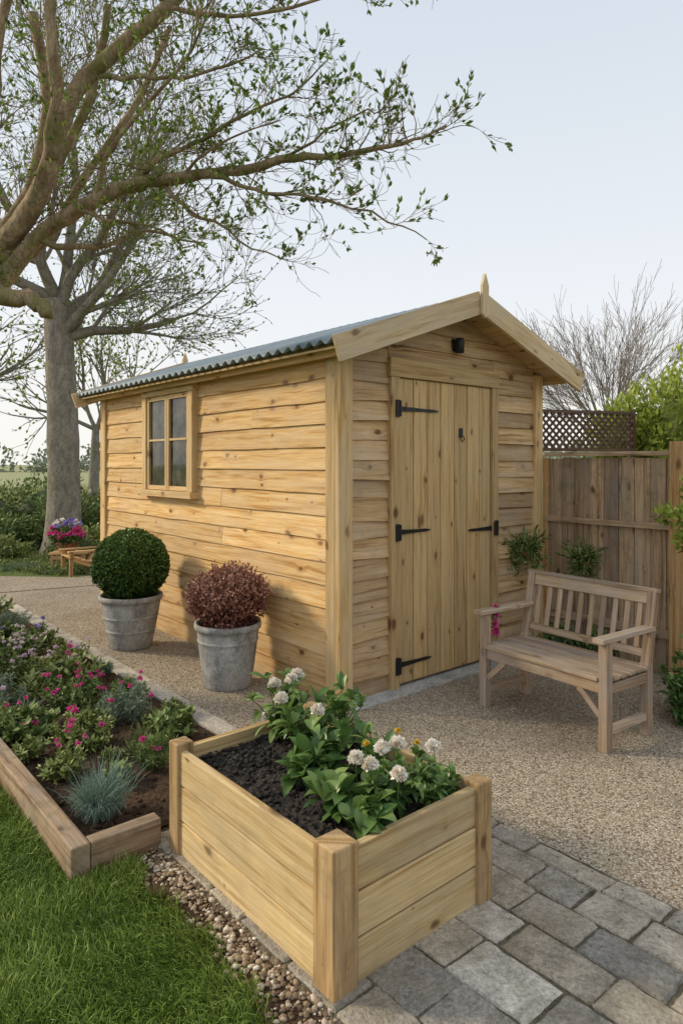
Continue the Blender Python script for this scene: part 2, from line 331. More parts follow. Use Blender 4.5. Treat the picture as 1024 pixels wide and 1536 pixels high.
def bumpy(name,a0,a1,b0,b1,z,amp,mat,step=.03,edge=True):
    na=int((a1-a0)/step)+1;nb=int((b1-b0)/step)+1
    A,B=np.meshgrid(np.linspace(a0,a1,na),np.linspace(b0,b1,nb),indexing='ij')
    h=amp*(np.sin(A*17+np.sin(B*9)*2)*np.sin(B*13+np.sin(A*11)*2)*.5+rng.normal(0,.35,A.shape))+z
    if edge: h[0]=h[-1]=z-amp;h[:,0]=h[:,-1]=z-amp
    P=A[...,None]*E1+B[...,None]*E2+h[...,None]*UP
    i=np.arange(na-1)[:,None]*nb;j=np.arange(nb-1)[None]
    f=np.stack([i+j,i+nb+j,i+nb+j+1,i+j+1],-1).reshape(-1,4)
    mb=MB();mb.add(P,f);return mb.build(name,mat,True)
bumpy('garden_bed_soil',.96,1.97,2.72,8.8,.045,.014,M['soil'])
mb=MB();b=2.75
while b<9.1:
    L=.6;box(mb,(1.975,b,-.01),(.13,L-.008,.055),1);b+=L
k=mb.build('path_edging',M['kerb'],M=Matrix.Rotation(AX,4,'Z'),bevel=.006)
mb=MB()
box(mb,(.88,2.62,-.02),(.075,3.0,.15),1);box(mb,(.88,5.63,-.02),(.075,3.2,.15),1);box(mb,(.958,2.62,-.02),(.29,.07,.145),0)
mb.build('timber_edging',M['sleep'],M=Matrix.Rotation(AX,4,'Z'),bevel=.006)
# pavers
mb=MB();a=1.24
while a<2.40:
    w=min(rng.uniform(.16,.215),2.46-a)
    if 2.46-a-w<.11: w=2.46-a
    b=-1.2+rng.uniform(0,.2)
    while b<2.62:
        L=rng.uniform(.19,.34);L=min(L,2.7-b);g=.010
        if L<.06: break
        c=np.array([[a+g/2,b+g/2],[a+w-g/2,b+g/2],[a+w-g/2,b+L-g/2],[a+g/2,b+L-g/2]])+rng.normal(0,.0035,(4,2))
        out=[]
        for i in range(4):
            p,q=c[i],c[(i+1)%4]
            for t in (0.03,.12,.25,.38,.5,.62,.75,.88,.97): out.append(p+(q-p)*t+rng.normal(0,.0016,2))
        out=np.array(out);n=len(out);z=.016+rng.uniform(-.002,.005)
        cen=out.mean(0);inn=cen+(out-cen)*(1-.011/max(w,.1))
        tz=z+.004+rng.normal(0,.0007,n)+(inn-cen)@rng.normal(0,.012,2)
        V=[Wd(x,y,.0) for x,y in out]+[Wd(x,y,z-.003) for x,y in out]+[Wd(x,y,q) for (x,y),q in zip(inn,tz)]+[Wd(*cen,z+.005)]
        i=np.arange(n);j=(i+1)%n
        mb.add(V,[np.stack([i,j,n+j,n+i],1),np.stack([n+i,n+j,2*n+j,2*n+i],1),np.stack([2*n+i,2*n+j,np.full(n,3*n)],1)],None,np.clip(rng.beta(1.3,1.5),0,1))
        b+=L
    a+=w
mb.build('stone_paving',M['paver'])
sheet('paving_joints',[[(1.22,-1.3),(2.47,-1.3),(2.47,2.72),(1.22,2.72)]],.0115,M['joint'])
mb=MB();n=420;A=rng.choice([1.45,1.64,1.83,2.03,2.25,2.46],n)+rng.normal(0,.02,n);B=rng.uniform(.2,2.0,n)
P=Wd(0,0,.012)+A[:,None]*E1+B[:,None]*E2;n=len(P);blades(mb,P,ru(n)*.8+UP,rng.uniform(.006,.018,n),.002,.6,rng.random(n)*.6)
mb.build('joint_moss',M['grass'])
def stones(mb,A,B,Z,R):
    n=len(A);ico=np.array([[0,0,1],[.9,0,.4],[.28,.85,.4],[-.72,.53,.4],[-.72,-.53,.4],[.28,-.85,.4],[.72,.53,-.4],[-.28,.85,-.4],[-.9,0,-.4],[-.28,-.85,-.4],[.72,-.53,-.4],[0,0,-1]])
    F=np.array([[0,1,2],[0,2,3],[0,3,4],[0,4,5],[0,5,1],[1,6,2],[2,7,3],[3,8,4],[4,9,5],[5,10,1],[2,6,7],[3,7,8],[4,8,9],[5,9,10],[1,10,6],[6,11,7],[7,11,8],[8,11,9],[9,11,10],[10,11,6]])
    sc=R[:,None]*np.stack([rng.uniform(.8,1.4,n),rng.uniform(.7,1.1,n),rng.uniform(.45,.7,n)],1)
    v=ico[None]*sc[:,None]*(1+rng.normal(0,.1,(n,12,1)));an=rng.uniform(0,6.3,n);c,s_=np.cos(an)[:,None],np.sin(an)[:,None]
    v=np.stack([v[...,0]*c-v[...,1]*s_,v[...,0]*s_+v[...,1]*c,v[...,2]],-1)
    P=A[:,None]*E1+B[:,None]*E2+Z[:,None]*UP
    v=v+P[:,None]
    f=(np.arange(n)[:,None,None]*12+F[None]).reshape(-1,3)
    mb.add(v,f,None,np.repeat(rng.random(n)**1.2,12))
mb=MB();n=2000
A=1.19+rng.normal(0,.045,n);B=rng.uniform(.2,2.62,n);keep=(A<1.30)&(A>1.08)&~((A>1.25)&(B>1.45));A=A[keep];B=B[keep]
stones(mb,A,B,np.full(len(A),.012),rng.uniform(.004,.015,len(A))*rng.uniform(.6,1,len(A)))
mb.build('pebble_border',M['pebble'],True)
sheet('border_soil',[[(1.08,-1.2),(1.26,-1.2),(1.26,2.62),(1.08,2.62)]],.009,M['soil'])
mb=MB();n=6000;A=rng.uniform(2.40,5.5,n);B=rng.uniform(.2,3.3,n)
A2=rng.uniform(2.12,2.8,2000);B2=rng.uniform(3.3,7.0,2000);A=np.r_[A,A2];B=np.r_[B,B2]
stones(mb,A,B,np.full(len(A),.009),rng.uniform(.003,.0055,len(A)))
n=90;stones(mb,rng.uniform(2.25,2.5,n),rng.uniform(.6,2.0,n),np.full(n,.023),rng.uniform(.003,.005,n))
mb.build('loose_gravel',M['pebble'],True)
mb=MB();n=2500;stones(mb,rng.uniform(.98,1.95,n),rng.uniform(2.75,6,n),np.full(n,.045),rng.uniform(.004,.016,n))
mb.build('soil_clods',M['soil'],True)
def grass(name,n,reg,L0,L1,mat):
    mb=MB();x0,x1,y0,y1=reg
    P=np.stack([rng.uniform(x0,x1,n),rng.uniform(y0,y1,n),np.zeros(n)],1)
    a=P@E1;b=P@E2;edge=1.11+.025*np.sin(b*23)+.02*np.sin(b*7)+rng.normal(0,.014,n)
    m=((b<2.6)&(a<edge))|((b>=2.6)&(a<.87));P=P[m];n=len(P)
    cl=np.sin(P[:,0]*9+np.sin(P[:,1]*7))*np.sin(P[:,1]*11+1)
    D=nrm(ru(n)*.6+UP+np.stack([np.sin(P[:,1]*5),np.cos(P[:,0]*6),0*P[:,0]],1)*.35)
    L=rng.uniform(L0,L1,n)*(1+.35*cl)
    blades(mb,P,D,L,rng.uniform(.0022,.0042,n),rng.uniform(.3,1.2,n),np.clip(rng.normal(.5+.18*cl,.25,n),0,1))
    return mb.build(name,mat)
grass('lawn_grass',115000,(-2.1,.1,1.5,3.7),.04,.09,M['grass'])
grass('lawn_grass',20000,(-5,-1.5,2.0,6.5),.03,.07,M['grass'])
# ---------------------------------------------------------------- shed
shed=empty('garden_shed',(-.01,4.44,0),AX)
W_,L_=2.24,4.05;HZ=2.33;CX=W_/2;RP=2.83;SL=.352
mb=MB();nb=15;h=HZ/nb
for i in range(nb):
    z=i*h;cuts=[.09,L_-.07]
    if i%2==0: cuts=[.09,rng.uniform(1.2,1.8) if i<8 or i>13 else rng.uniform(.6,1.6),L_-.07]
    elif i%3==0: cuts=[.09,rng.uniform(2.9,3.4),L_-.07]
    for p,q in zip(cuts[:-1],cuts[1:]):
        lap(mb,(0,0,0),(0,1,0),(-1,0,0),p+.001,q-.001,p+.001,q-.001,z+.004,h-.001,.02,.004,.0025)
mb.build('side_wall',M['shed'],parent=shed)
mb=MB()
for i in range(nb): lap(mb,(W_,0,0),(0,1,0),(1,0,0),.07,L_-.07,.07,L_-.07,i*h+.004,h-.001)
for i in range(nb): lap(mb,(0,L_,0),(1,0,0),(0,1,0),.07,W_-.07,.07,W_-.07,i*h+.004,h-.001)
mb.add([[0,L_,HZ],[W_,L_,HZ],[CX,L_,RP-.04]],np.array([[0,1,2]]))
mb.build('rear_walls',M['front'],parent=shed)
mb=MB();hf=.135
z=.004;i=0
while z<2.76:
    zt=min(z+hf-.001,2.77)
    def rng_at(zz):
        if zz<HZ: return (.075,W_-.07)
        d=max(.02,(RP-.03-zz)/SL);return (CX-d,CX+d)
    b0,b1=rng_at(z);t0,t1=rng_at(zt)
    if z<2.30:
        lap(mb,(0,0,0),(1,0,0),(0,-1,0),b0,.425,b0,.425,z,zt-z,.027,wav=.006)
        lap(mb,(0,0,0),(1,0,0),(0,-1,0),1.635,b1,1.635,b1,z,zt-z,.027,wav=.006)
        if z>2.15: lap(mb,(0,0,0),(1,0,0),(0,-1,0),.43,1.63,.43,1.63,z,zt-z,wav=.004)
    else: lap(mb,(0,0,0),(1,0,0),(0,-1,0),b0,b1,t0,t1,z,zt-z,wav=.0045)
    z+=hf;i+=1
mb.add([[0,.01,0],[W_,.01,0],[W_,.01,HZ+.05],[CX,.01,RP-.02],[0,.01,HZ+.05]],np.array([[0,1,2,3,4]]),None,.1)
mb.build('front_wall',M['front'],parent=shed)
mb=MB()
box(mb,(-.045,-.045,0),(.12,.045,2.36),2);box(mb,(-.045,.002,0),(.045,.098,2.34),2)
box(mb,(W_-.07,-.045,0),(.11,.045,2.36),2);box(mb,(W_+.0,.002,0),(.04,.09,2.34),2)
box(mb,(-.04,L_-.09,0),(.04,.13,2.34),2)
mb.build('corner_posts',M['trim'],parent=shed,bevel=.004)
mb=MB()
box(mb,(-.125,-.22,2.285),(.025,L_+.42,.085),1)
box(mb,(-.098,-.02,2.33),(.1,L_+.04,.02),1)
box(mb,(W_+.10,-.22,2.285),(.025,L_+.42,.085),1)
mb.build('eaves_fascia',M['trim'],parent=shed,bevel=.003)
mb=MB();ny=420;ys=np.linspace(-.245,L_+.22,ny);OV=.235
for sgn in(-1,1):
    ds=np.linspace(0,CX+OV,9);V=[]
    for dd in ds:
        z=RP-SL*dd+.016*np.sin(ys*2*np.pi/.115)
        V.append(np.stack([np.full(ny,CX+sgn*dd),ys,z],1))
    V=np.array(V);i=np.arange(8)[:,None]*ny;j=np.arange(ny-1)[None]
    f=np.stack([i+j,i+j+1,i+ny+j+1,i+ny+j],-1).reshape(-1,4)
    if sgn<0:f=f[:,::-1]
    mb.add(V,f)
r=mb.build('corrugated_roof',M['roof'],True,parent=shed);sm=r.modifiers.new('s','SOLIDIFY');sm.thickness=.010;sm.offset=-1
mb=MB()
for sgn in(-1,1): beam(mb,(CX+sgn*.06,-.245,RP-.005),(CX+sgn*.06,L_+.22,RP-.005),.13,.012,(sgn*SL,0,1))
mb.build('ridge_cap',M['roof'],parent=shed)
mb=MB()
for sgn in(-1,1):
    for k_ in range(9):
        x0=.02+k_*.145;x1=x0+.142
        if x1>CX+OV-.02:x1=CX+OV-.02
        a=np.array([CX+sgn*(x0+x1)/2,-.243,RP-.045-SL*(x0+x1)/2]);b=a+np.array([0,L_+.44,0])
        beam(mb,a,b,(x1-x0)*1.05,.014,(sgn*SL,0,1))
mb.build('roof_boarding',M['trim'],parent=shed)
mb=MB()
for yy in(-.28,L_+.225):
    for sgn in(-1,1):
        a=np.array([CX+sgn*.012,yy,RP+.035-.085]);b=np.array([CX+sgn*(CX+OV+.03),yy,RP+.035-.085-SL*(CX+OV+.03)])
        beam(mb,a,b,.032,.165,(0,0,1))
o=mb.build('bargeboards',M['barge'],parent=shed,bevel=.004)
mb=MB()
for yy,(t) in((-.325,1),(L_+.262,1)):
    zt=RP+.16;zb=RP-.17;w=.036
    V=[];
    for y_ in(yy,yy+.026):
        V+=[[CX-w,y_,zb+.03],[CX,y_,zb],[CX+w,y_,zb+.03],[CX+w,y_,zt-.09],[CX,y_,zt],[CX-w,y_,zt-.09]]
    i=np.arange(6);j=(i+1)%6
    mb.add(V,[np.array([[0,1,2,3,4,5]]),np.array([[11,10,9,8,7,6]]),np.stack([i,i+6,j+6,j],1)],np.roll(np.array(V),-2,axis=1),.6)
mb.build('finials',M['barge'],parent=shed,bevel=.003)
mb=MB();x=.512;pl=[.150,.150,.145,.155,.150,.148,.146]
for k_,w in enumerate(pl):
    box(mb,(x+.004,-.034+rng.uniform(-.002,.002),.045),(w-.008,.03,2.155),2,tint=[.3,.75,.45,.9,.2,.65,.4][k_]);x+=w
mb.add([[.5,-.01,.03],[1.57,-.01,.03],[1.57,-.01,2.2],[.5,-.01,2.2]],np.array([[0,1,2,3]]),None,.0)
mb.build('door',M['door'],parent=shed,bevel=.004)
mb=MB()
box(mb,(.425,-.052,.0),(.082,.055,2.205),2);box(mb,(1.562,-.052,.0),(.078,.055,2.205),2);box(mb,(.415,-.056,2.207),(1.235,.06,.135),0)
mb.build('door_frame',M['door'],parent=shed,bevel=.004)
mb=MB()
def hinge(x0,x1,z,flip=1):
    xs=np.linspace(x0,x1,7);hw=np.array([.018,.016,.0135,.012,.010,.011,.004])
    for i in range(6):
        V=[]
        for x,hh in((xs[i],hw[i]),(xs[i+1],hw[i+1])):
            for y_ in(-.046,-.036): V+=[[x,y_,z-hh],[x,y_,z+hh]]
        mb.add(V,np.array([[0,1,5,4],[2,6,7,3],[1,3,7,5],[0,4,6,2],[0,2,3,1],[4,5,7,6]]))
    box(mb,(x0-.03*flip-.012,-.066,z-.06),(.032,.014,.12))
    tube(mb,[(x0-.006*flip,-.066,z-.055),(x0-.006*flip,-.066,z+.055)],.009,8,cap=True)
    for q in(.15,.45,.75):
        xx=x0+(x1-x0)*q;sphere(mb,(xx,-.048,z),(.005,.004,.005),8,6)
hinge(.505,.92,1.985);hinge(.505,.83,1.115);hinge(.505,.84,.18);hinge(1.57,1.27,1.08,-1)
mb.build('hinges',M['iron'],parent=shed)
mb=MB()
box(mb,(1.165,-.044,1.80),(.035,.008,.07));tube(mb,[(1.165,-.05,1.82),(1.155,-.058,1.79),(1.175,-.06,1.765),(1.20,-.058,1.78),(1.2,-.05,1.81)],.004,6)
mb.build('door_knocker',M['iron'],parent=shed)
mb=MB()
box(mb,(1.10,-.03,2.455),(.06,.012,.09));lathe(mb,[(0.001,.065),(.03,.06),(.036,.04),(.034,-.05),(.028,-.052),(.001,-.045)],20,(1.13,-.07,2.49))
mb.build('porch_lamp',M['iron'],True,parent=shed)
wy0,wy1,wz0,wz1=1.90,2.92,1.32,2.235
mb=MB();t=.085;X0=-.072
box(mb,(X0,wy0,wz0+.03),(.07,t,wz1-wz0-.03),2);box(mb,(X0,wy1-t,wz0+.03),(.07,t,wz1-wz0-.03),2)
box(mb,(X0-.004,wy0-.01,wz1-.0),(.074,wy1-wy0+.02,.075),1);box(mb,(X0-.03,wy0-.025,wz0-.03),(.10,wy1-wy0+.05,.058),1)
mb.build('window_frame',M['trim'],parent=shed,bevel=.003)
mb=MB();a0,a1,c0,c1=wy0+t+.002,wy1-t-.002,wz0+.032,wz1-.004;X1=-.058;m_=.04;mid=(a0+a1)/2;zm=c0+(c1-c0)*.52
for (p,q) in((a0,mid-.003),(mid+.003,a1)):
    box(mb,(X1,p,c0),(.03,m_,c1-c0),2);box(mb,(X1,q-m_,c0),(.03,m_,c1-c0),2)
    box(mb,(X1+.001,p+m_,c0),(.028,q-p-2*m_,m_),1);box(mb,(X1+.001,p+m_,c1-m_),(.028,q-p-2*m_,m_),1);box(mb,(X1+.003,p+m_,zm),(.024,q-p-2*m_,.02),1)
mb.build('window_sashes',M['trim'],parent=shed,bevel=.002)
mb=MB();mb.add([[-.036,a0,c0],[-.036,a1,c0],[-.036,a1,c1],[-.036,a0,c1]],np.array([[0,3,2,1]]));mb.build('window_glass',M['glass'],parent=shed)
mb=MB();box(mb,(-.02,-.16,0.0),(W_+.02,.2,.022));mb.build('concrete_sill',M['conc'],parent=shed,bevel=.004)
# ---------------------------------------------------------------- planter
P0=np.array([-.023,1.967,0])
pln=empty('raised_planter',tuple(P0),AX);PW,PL=.75,1.06
mb=MB();bh=.135
for i in range(3):
    z=.015+i*(bh+.006);bb=bh;j=lambda:rng.uniform(-.002,.002)
    box(mb,(.016+j(),.10,z),(.032,PL-.17,bb),1);box(mb,(.10,.018+j(),z),(PW-.17,.032,bb),0)
    box(mb,(PW-.05+j(),.08,z),(.032,PL-.16,bb),1);box(mb,(.08,PL-.05+j(),z),(PW-.16,.032,bb),0)
mb.build('boards',M['plank'],parent=pln,bevel=.005)
mb=MB();box(mb,(.05,.05,.01),(PW-.1,.006,.36));box(mb,(.05,PL-.058,.01),(PW-.1,.006,.36));box(mb,(.05,.058,.01),(.006,PL-.12,.36));box(mb,(PW-.058,.058,.01),(.006,PL-.12,.36))
mb.build('liner',M['potsoil'],parent=pln)
mb=MB()
box(mb,(0,0,0),(.10,.10,.462),2);box(mb,(PW-.075,0,0),(.075,.075,.452),2);box(mb,(0,PL-.075,0),(.075,.075,.462),2);box(mb,(PW-.08,PL-.08,0),(.08,.08,.455),2)
mb.build('posts',M['post'],parent=pln,bevel=.006)
a0,b0=P0@E1,P0@E2
so=bumpy('planter_soil',a0+.045,a0+PW-.048,b0+.048,b0+PL-.048,.375,.014,M['potsoil'],.014,False)
so.parent=pln;so.matrix_parent_inverse=(Matrix.Translation(Vector(P0))@Matrix.Rotation(AX,4,'Z')).inverted()
mb=MB();n=900;stones(mb,rng.uniform(a0+.06,a0+PW-.06,n),rng.uniform(b0+.06,b0+PL-.06,n),np.full(n,.382),rng.uniform(.004,.014,n));
o=mb.build('soil_lumps',M['potsoil'],True);o.parent=pln;o.matrix_parent_inverse=so.matrix_parent_inverse
def broad_plant(mb,c,h,nst,spread,Lr,Wr,lps=9,tb=0.):
    c=np.array(c,float)
    for k in range(nst):
        an=rng.uniform(0,6.28);out=np.array([math.cos(an),math.sin(an),0])
        hh=h*rng.uniform(.5,1.);base=c+out*rng.uniform(0,.03);top=c+out*spread*rng.uniform(.2,1)+UP*hh
        t=np.linspace(0,1,6)[:,None];pts=base*(1-t)+top*t+out*(np.sin(t*np.pi)*-.02);tube(mb,pts,np.linspace(.0045,.002,6),5,0,.6)
        n=lps;tt=rng.uniform(.15,1,n);tt[:4]=.97
        P=base*(1-tt[:,None])+top*tt[:,None];a=rng.uniform(0,6.28,n)
        el=np.where(tt>.9,rng.uniform(.5,1.3,n),rng.uniform(-.1,.6,n))
        D=np.stack([np.cos(a)*np.cos(el),np.sin(a)*np.cos(el),np.sin(el)],1)
        N=nrm(UP+ru(n)*.35)
        bleaves(mb,P,D,N,rng.uniform(*Lr,n),rng.uniform(*Wr,n),7,rng.uniform(.2,.8,n),.16,np.clip(rng.normal(.42+tb,.24,n)+.25*(tt>.9),0,1))
def flower(mb,c,r,mi,n=70,stem=None,core=False):
    c=np.array(c,float);d=ru(n);d[:,2]=np.abs(d[:,2])*1.0-.25
    if core: sphere(mb,c,(r*.62,r*.62,r*.5),10,7,mi,0,.3)
    d=nrm(d);k=.45 if core else .1
    leaves(mb,c+d*r*k,d+ru(n)*.45,ru(n)+d*.4,r*rng.uniform(.5,.75,n) if core else r*rng.uniform(.75,1.05,n),r*.7,rng.random(n),mi,.12,.1)
    if stem is not None: tube(mb,[stem,(np.array(stem)+c)/2+rng.normal(0,.008,3),c],.002,4,0,.5)
mb=MB()
for c,h_,ns,sp,Lr,Wr,lp,tb in [((-.28,3.0,.37),.28,14,.14,(.06,.11),(.022,.036),13,.15),((-.13,2.83,.37),.23,11,.13,(.08,.13),(.03,.045),11,0),((-.05,2.62,.37),.17,9,.12,(.09,.15),(.035,.055),9,-.05),
    ((0.,2.93,.37),.25,12,.13,(.07,.11),(.022,.036),10,.15),((-.17,2.55,.37),.10,5,.08,(.09,.14),(.04,.055),7,0)]:
    broad_plant(mb,c,h_,ns,sp,Lr,Wr,lp,tb)
for p in((-.296,2.98,.625),(-.22,2.96,.65),(-.257,2.88,.595),(-.097,2.74,.595),(-.20,3.05,.645)):
    flower(mb,p,.03,1,110,(p[0]+.02,p[1]+.02,.45),True)
mb.build('flowering_shrub',[M['big'],M['wh'],M['ye']],True)
mb=MB()
for c,h_,ns,sp,Lr,Wr,lp,tb in [((.02,2.36,.37),.12,8,.12,(.11,.16),(.045,.065),8,0),((.13,2.28,.38),.10,6,.08,(.09,.13),(.04,.055),8,0),((.19,2.42,.37),.14,10,.11,(.05,.09),(.018,.03),12,.15),((.31,2.52,.37),.14,12,.12,(.05,.08),(.015,.026),13,.2),((.14,2.62,.37),.17,10,.12,(.06,.1),(.022,.036),10,.1),((.33,2.42,.37),.11,11,.08,(.04,.07),(.012,.02),13,.2),((.08,2.2,.375),.08,4,.06,(.09,.12),(.04,.05),7,0),((.39,2.5,.37),.1,8,.07,(.04,.07),(.012,.02),12,.25)]:
    broad_plant(mb,c,h_,ns,sp,Lr,Wr,lp,tb)
for p,mi in(((.05,2.35,.57),1),((.145,2.39,.59),1),((.20,2.4,.60),1),((.193,2.26,.555),1),((.33,2.42,.58),1),((.10,2.32,.56),1),((.21,2.52,.60),2),((.275,2.46,.58),2),((.09,2.44,.585),2)):
    flower(mb,p,.03 if mi==1 else .014,mi,110 if mi==1 else 50,(p[0],p[1]+.02,.42),mi==1)
mb.build('flowering_plant',[M['big'],M['wh'],M['ye']],True)
# ---------------------------------------------------------------- pots
def pot(name,c,rt,rb,h,rings):
    e=empty(name,c);mb=MB()
    pr=[(0.001,0),(rb,0),(rb+.004,.01)]
    for k in range(1,14):
        t=k/14;r=rb+(rt-rb)*(t**.85);
        pr.append((r,t*h*.9))
        if k in rings: pr+= [(r+.006,t*h*.9+.006),(r+.006,t*h*.9+.014),(r+.002,t*h*.9+.018)]
    pr+=[(rt,h*.9),(rt+.014,h*.91),(rt+.017,h*.95),(rt+.015,h),(rt+.004,h+.003),(rt-.012,h-.006),(rt-.02,h-.05),(rt-.02,h-.055)]
    lathe(mb,pr,64);mb.build('container',M['pot'],True,e)
    mb=MB();lathe(mb,[(.001,h-.03),(rt*.6,h-.032),(rt-.018,h-.045)],40);mb.build('compost',M['potsoil'],True,e);return e
e=pot('potted_boxwood',(-1.83,5.87,0.008),.252,.17,.455,(5,9))
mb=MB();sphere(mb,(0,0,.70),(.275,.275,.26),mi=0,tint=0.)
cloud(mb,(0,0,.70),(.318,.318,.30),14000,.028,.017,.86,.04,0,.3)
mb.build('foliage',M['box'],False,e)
e=pot('potted_red_shrub',(-.816,4.85,0.008),.222,.165,.455,(11,))
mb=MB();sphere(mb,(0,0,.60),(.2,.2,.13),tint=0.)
cloud(mb,(0,0,.61),(.275,.275,.215),7000,.026,.017,.66,.10,0,.5)
for k in range(280):
    d=ru(1)[0];d[2]=abs(d[2]);p=np.array([0,0,.6])+d*np.array([.25,.25,.2]);q=p+nrm(d+UP*.6)*rng.uniform(.03,.10);tube(mb,[p,q],.0015,3,0,.2)
    m=8;P=p+(q-p)*rng.random((m,1));leaves(mb,P,ru(m)+UP*.5,ru(m),.024,.015,rng.uniform(.3,1,m))
mb.build('foliage',M['red'],False,e)
# ---------------------------------------------------------------- bed plants
def inbed(a,b): return Wd(a,b,.05)
def herb(name,c,r,h,mat,style,fl=None,nf=0,fr=.018):
    mb=MB();c=np.array(c)
    ns=int(30*(r/.2)**1.3)+9
    for k in range(ns):
        a=rng.uniform(0,6.28);rr=r*rng.random()**.6;hh=h*rng.uniform(.4,1.2)*(1-.35*rr/r)
        foot=c+np.array([math.cos(a)*rr*.45,math.sin(a)*rr*.45,0]);top=c+np.array([math.cos(a)*rr,math.sin(a)*rr,hh])
        t=np.linspace(0,1,5)[:,None];pts=foot*(1-t)+top*t+UP*np.sin(t*np.pi)*.02;tube(mb,pts,.0016,3,0,.3)
        m={0:36,1:16,2:64}[style];tt=rng.random(m)**.7;P=foot*(1-tt[:,None])+top*tt[:,None]+rng.normal(0,.006,(m,3))
        D=nrm(ru(m)+UP*.5+(top-foot)/h*.4);sc=.8+.5*rng.random()
        if style==0: leaves(mb,P,D,ru(m)*.6+UP,.030*sc,.014*sc,np.clip(.15+.6*tt+rng.normal(0,.15,m),0,1))
        elif style==1: leaves(mb,P,D,ru(m)*.4+UP,.055*sc,.030*sc,np.clip(.15+.6*tt+rng.normal(0,.15,m),0,1))
        else: leaves(mb,P,D,ru(m),.034*sc,.005,np.clip(.2+.6*tt+rng.normal(0,.15,m),0,1))
        if k<nf:
            P=top+UP*rng.uniform(.02,.07);flower(mb,P,fr*rng.uniform(.8,1.3),1,26,top)
            if rng.random()<.6: flower(mb,P+rng.normal(0,.02,3),fr*.9,1,20,top)
    return mb.build(name,[mat]+([fl] if fl else []))
spec=[(1.50,3.25,.14,.15,'herb',2,'pk',2),(1.13,3.42,.13,.13,'herb2',0,'pk',2),(1.74,3.5,.14,.17,'herb',1,None,0),(1.32,3.72,.19,.18,'herb2',0,'pk',6),(1.66,3.95,.18,.22,'herb3',2,'pk',5),(1.13,4.1,.17,.13,'herb',1,'pk',4),
(1.47,4.35,.2,.2,'herb',0,'pk',9),(1.82,4.3,.14,.12,'herb2',0,None,0),(1.13,4.7,.18,.18,'herb3',2,'lp',4),(1.65,4.85,.22,.18,'herb2',1,'pk',3),(1.28,5.2,.22,.2,'herb',0,'lp',16),(1.78,5.35,.18,.13,'herb2',0,'lp',8),
(1.5,5.75,.23,.2,'herb',1,'lp',18),(1.1,5.7,.2,.2,'herb2',0,'pk',4),(1.78,6.1,.18,.14,'herb',0,'bl',5),(1.35,6.35,.25,.2,'herb2',0,'bl',7),(1.7,6.8,.23,.18,'herb3',2,None,0),(1.2,7.05,.28,.2,'herb',0,'lp',9),(1.65,7.5,.28,.2,'herb2',1,None,0),(1.3,8.0,.3,.2,'herb',0,'pk',6),
(1.85,3.05,.06,.06,'herb2',0,None,0),(1.55,2.9,.05,.05,'herb2',0,None,0),(1.9,3.85,.08,.08,'herb2',0,None,0),(1.3,3.2,.06,.07,'herb',1,None,0),(1.05,3.75,.09,.09,'herb2',0,None,0),(1.88,4.9,.08,.07,'herb3',2,None,0),
(1.05,4.4,.12,.1,'herb2',0,None,0),(1.45,3.98,.10,.1,'herb2',0,None,0),(1.62,4.55,.10,.1,'herb',0,'pk',3),(1.4,4.8,.12,.12,'herb2',1,None,0),(1.05,5.1,.15,.12,'herb',0,None,0),(1.5,5.2,.14,.12,'herb2',0,'lp',5),(1.85,5.8,.1,.08,'herb2',0,None,0),(1.6,6.4,.15,.12,'herb',1,None,0),(1.1,6.5,.2,.16,'herb',1,None,0),(1.75,3.75,.07,.07,'herb2',0,None,0),(1.38,3.45,.06,.06,'herb2',0,None,0)]
for a,b,r,h_,m,st_,f,nf in spec: herb('bedding_plant',inbed(a,b),r,h_,M[m],st_,M[f] if f else None,nf)
def tuft(name,c,n,L0,L1,w,mat,spread=.7,dr=(.3,1.)):
    mb=MB();c=np.array(c,float);P=c+rng.normal(0,.03,(n,3))*np.array([1,1,0]);D=nrm(ru(n)*spread*np.array([1,1,.4])+UP)
    bleaves(mb,P,D,ru(n),rng.uniform(L0,L1,n),w,6,rng.uniform(*dr,n),.1,rng.random(n),0,'g');return mb.build(name,mat)
tuft('blue_fescue',inbed(1.12,2.95),850,.2,.38,.0035,M['fescue'],.55,(.2,.9))
tuft('ornamental_grass',inbed(1.55,3.5),130,.17,.34,.003,M['herb'],.5)
tuft('ornamental_grass',inbed(1.33,4.75),300,.12,.26,.008,M['herb2'],1.)
tuft('ornamental_grass',inbed(1.75,3.15),60,.08,.18,.003,M['herb2'],.8)
tuft('ornamental_grass',inbed(1.2,4.4),200,.12,.24,.007,M['herb3'],1.)
# ---------------------------------------------------------------- bench
ben=empty('garden_bench',(.905,4.44,.008),math.atan2(-.81,.586))
BL,BD=.93,.47;mb=MB();t=.055
box(mb,(0,0,0),(t,t,.60),2);box(mb,(BL-t,0,0),(t,t,.60),2)
for x in(0,BL-t):
    beam(mb,(x+t/2,BD-.03,0),(x+t/2,BD-.03,.42),t,t,(0,1,0));beam(mb,(x+t/2,BD-.03,.40),(x+t/2,BD+.055,.835),t-.004,.05,(0,1,0))
    beam(mb,(x+t/2,-.045,.618),(x+t/2,BD+.02,.618),.07,.028)
    beam(mb,(x+t/2,t,.11),(x+t/2,BD-.055,.11),.035,.045);beam(mb,(x+t/2,t,.34),(x+t/2,BD-.055,.34),.035,.06)
box(mb,(t,.012,.315),(BL-2*t,.03,.065),0);box(mb,(t,BD-.045,.315),(BL-2*t,.03,.06),0)
for s_,x in((1,t),(-1,BL-t)): beam(mb,(x,.028,.19),(x+s_*.14,.028,.32),.03,.035)
for i in range(6): box(mb,(-.0+ (t+.002 if i in(0,) else .002),-.012+i*.079,.386),(BL-(2*t+.004 if i==0 else .004),.068,.02),0)
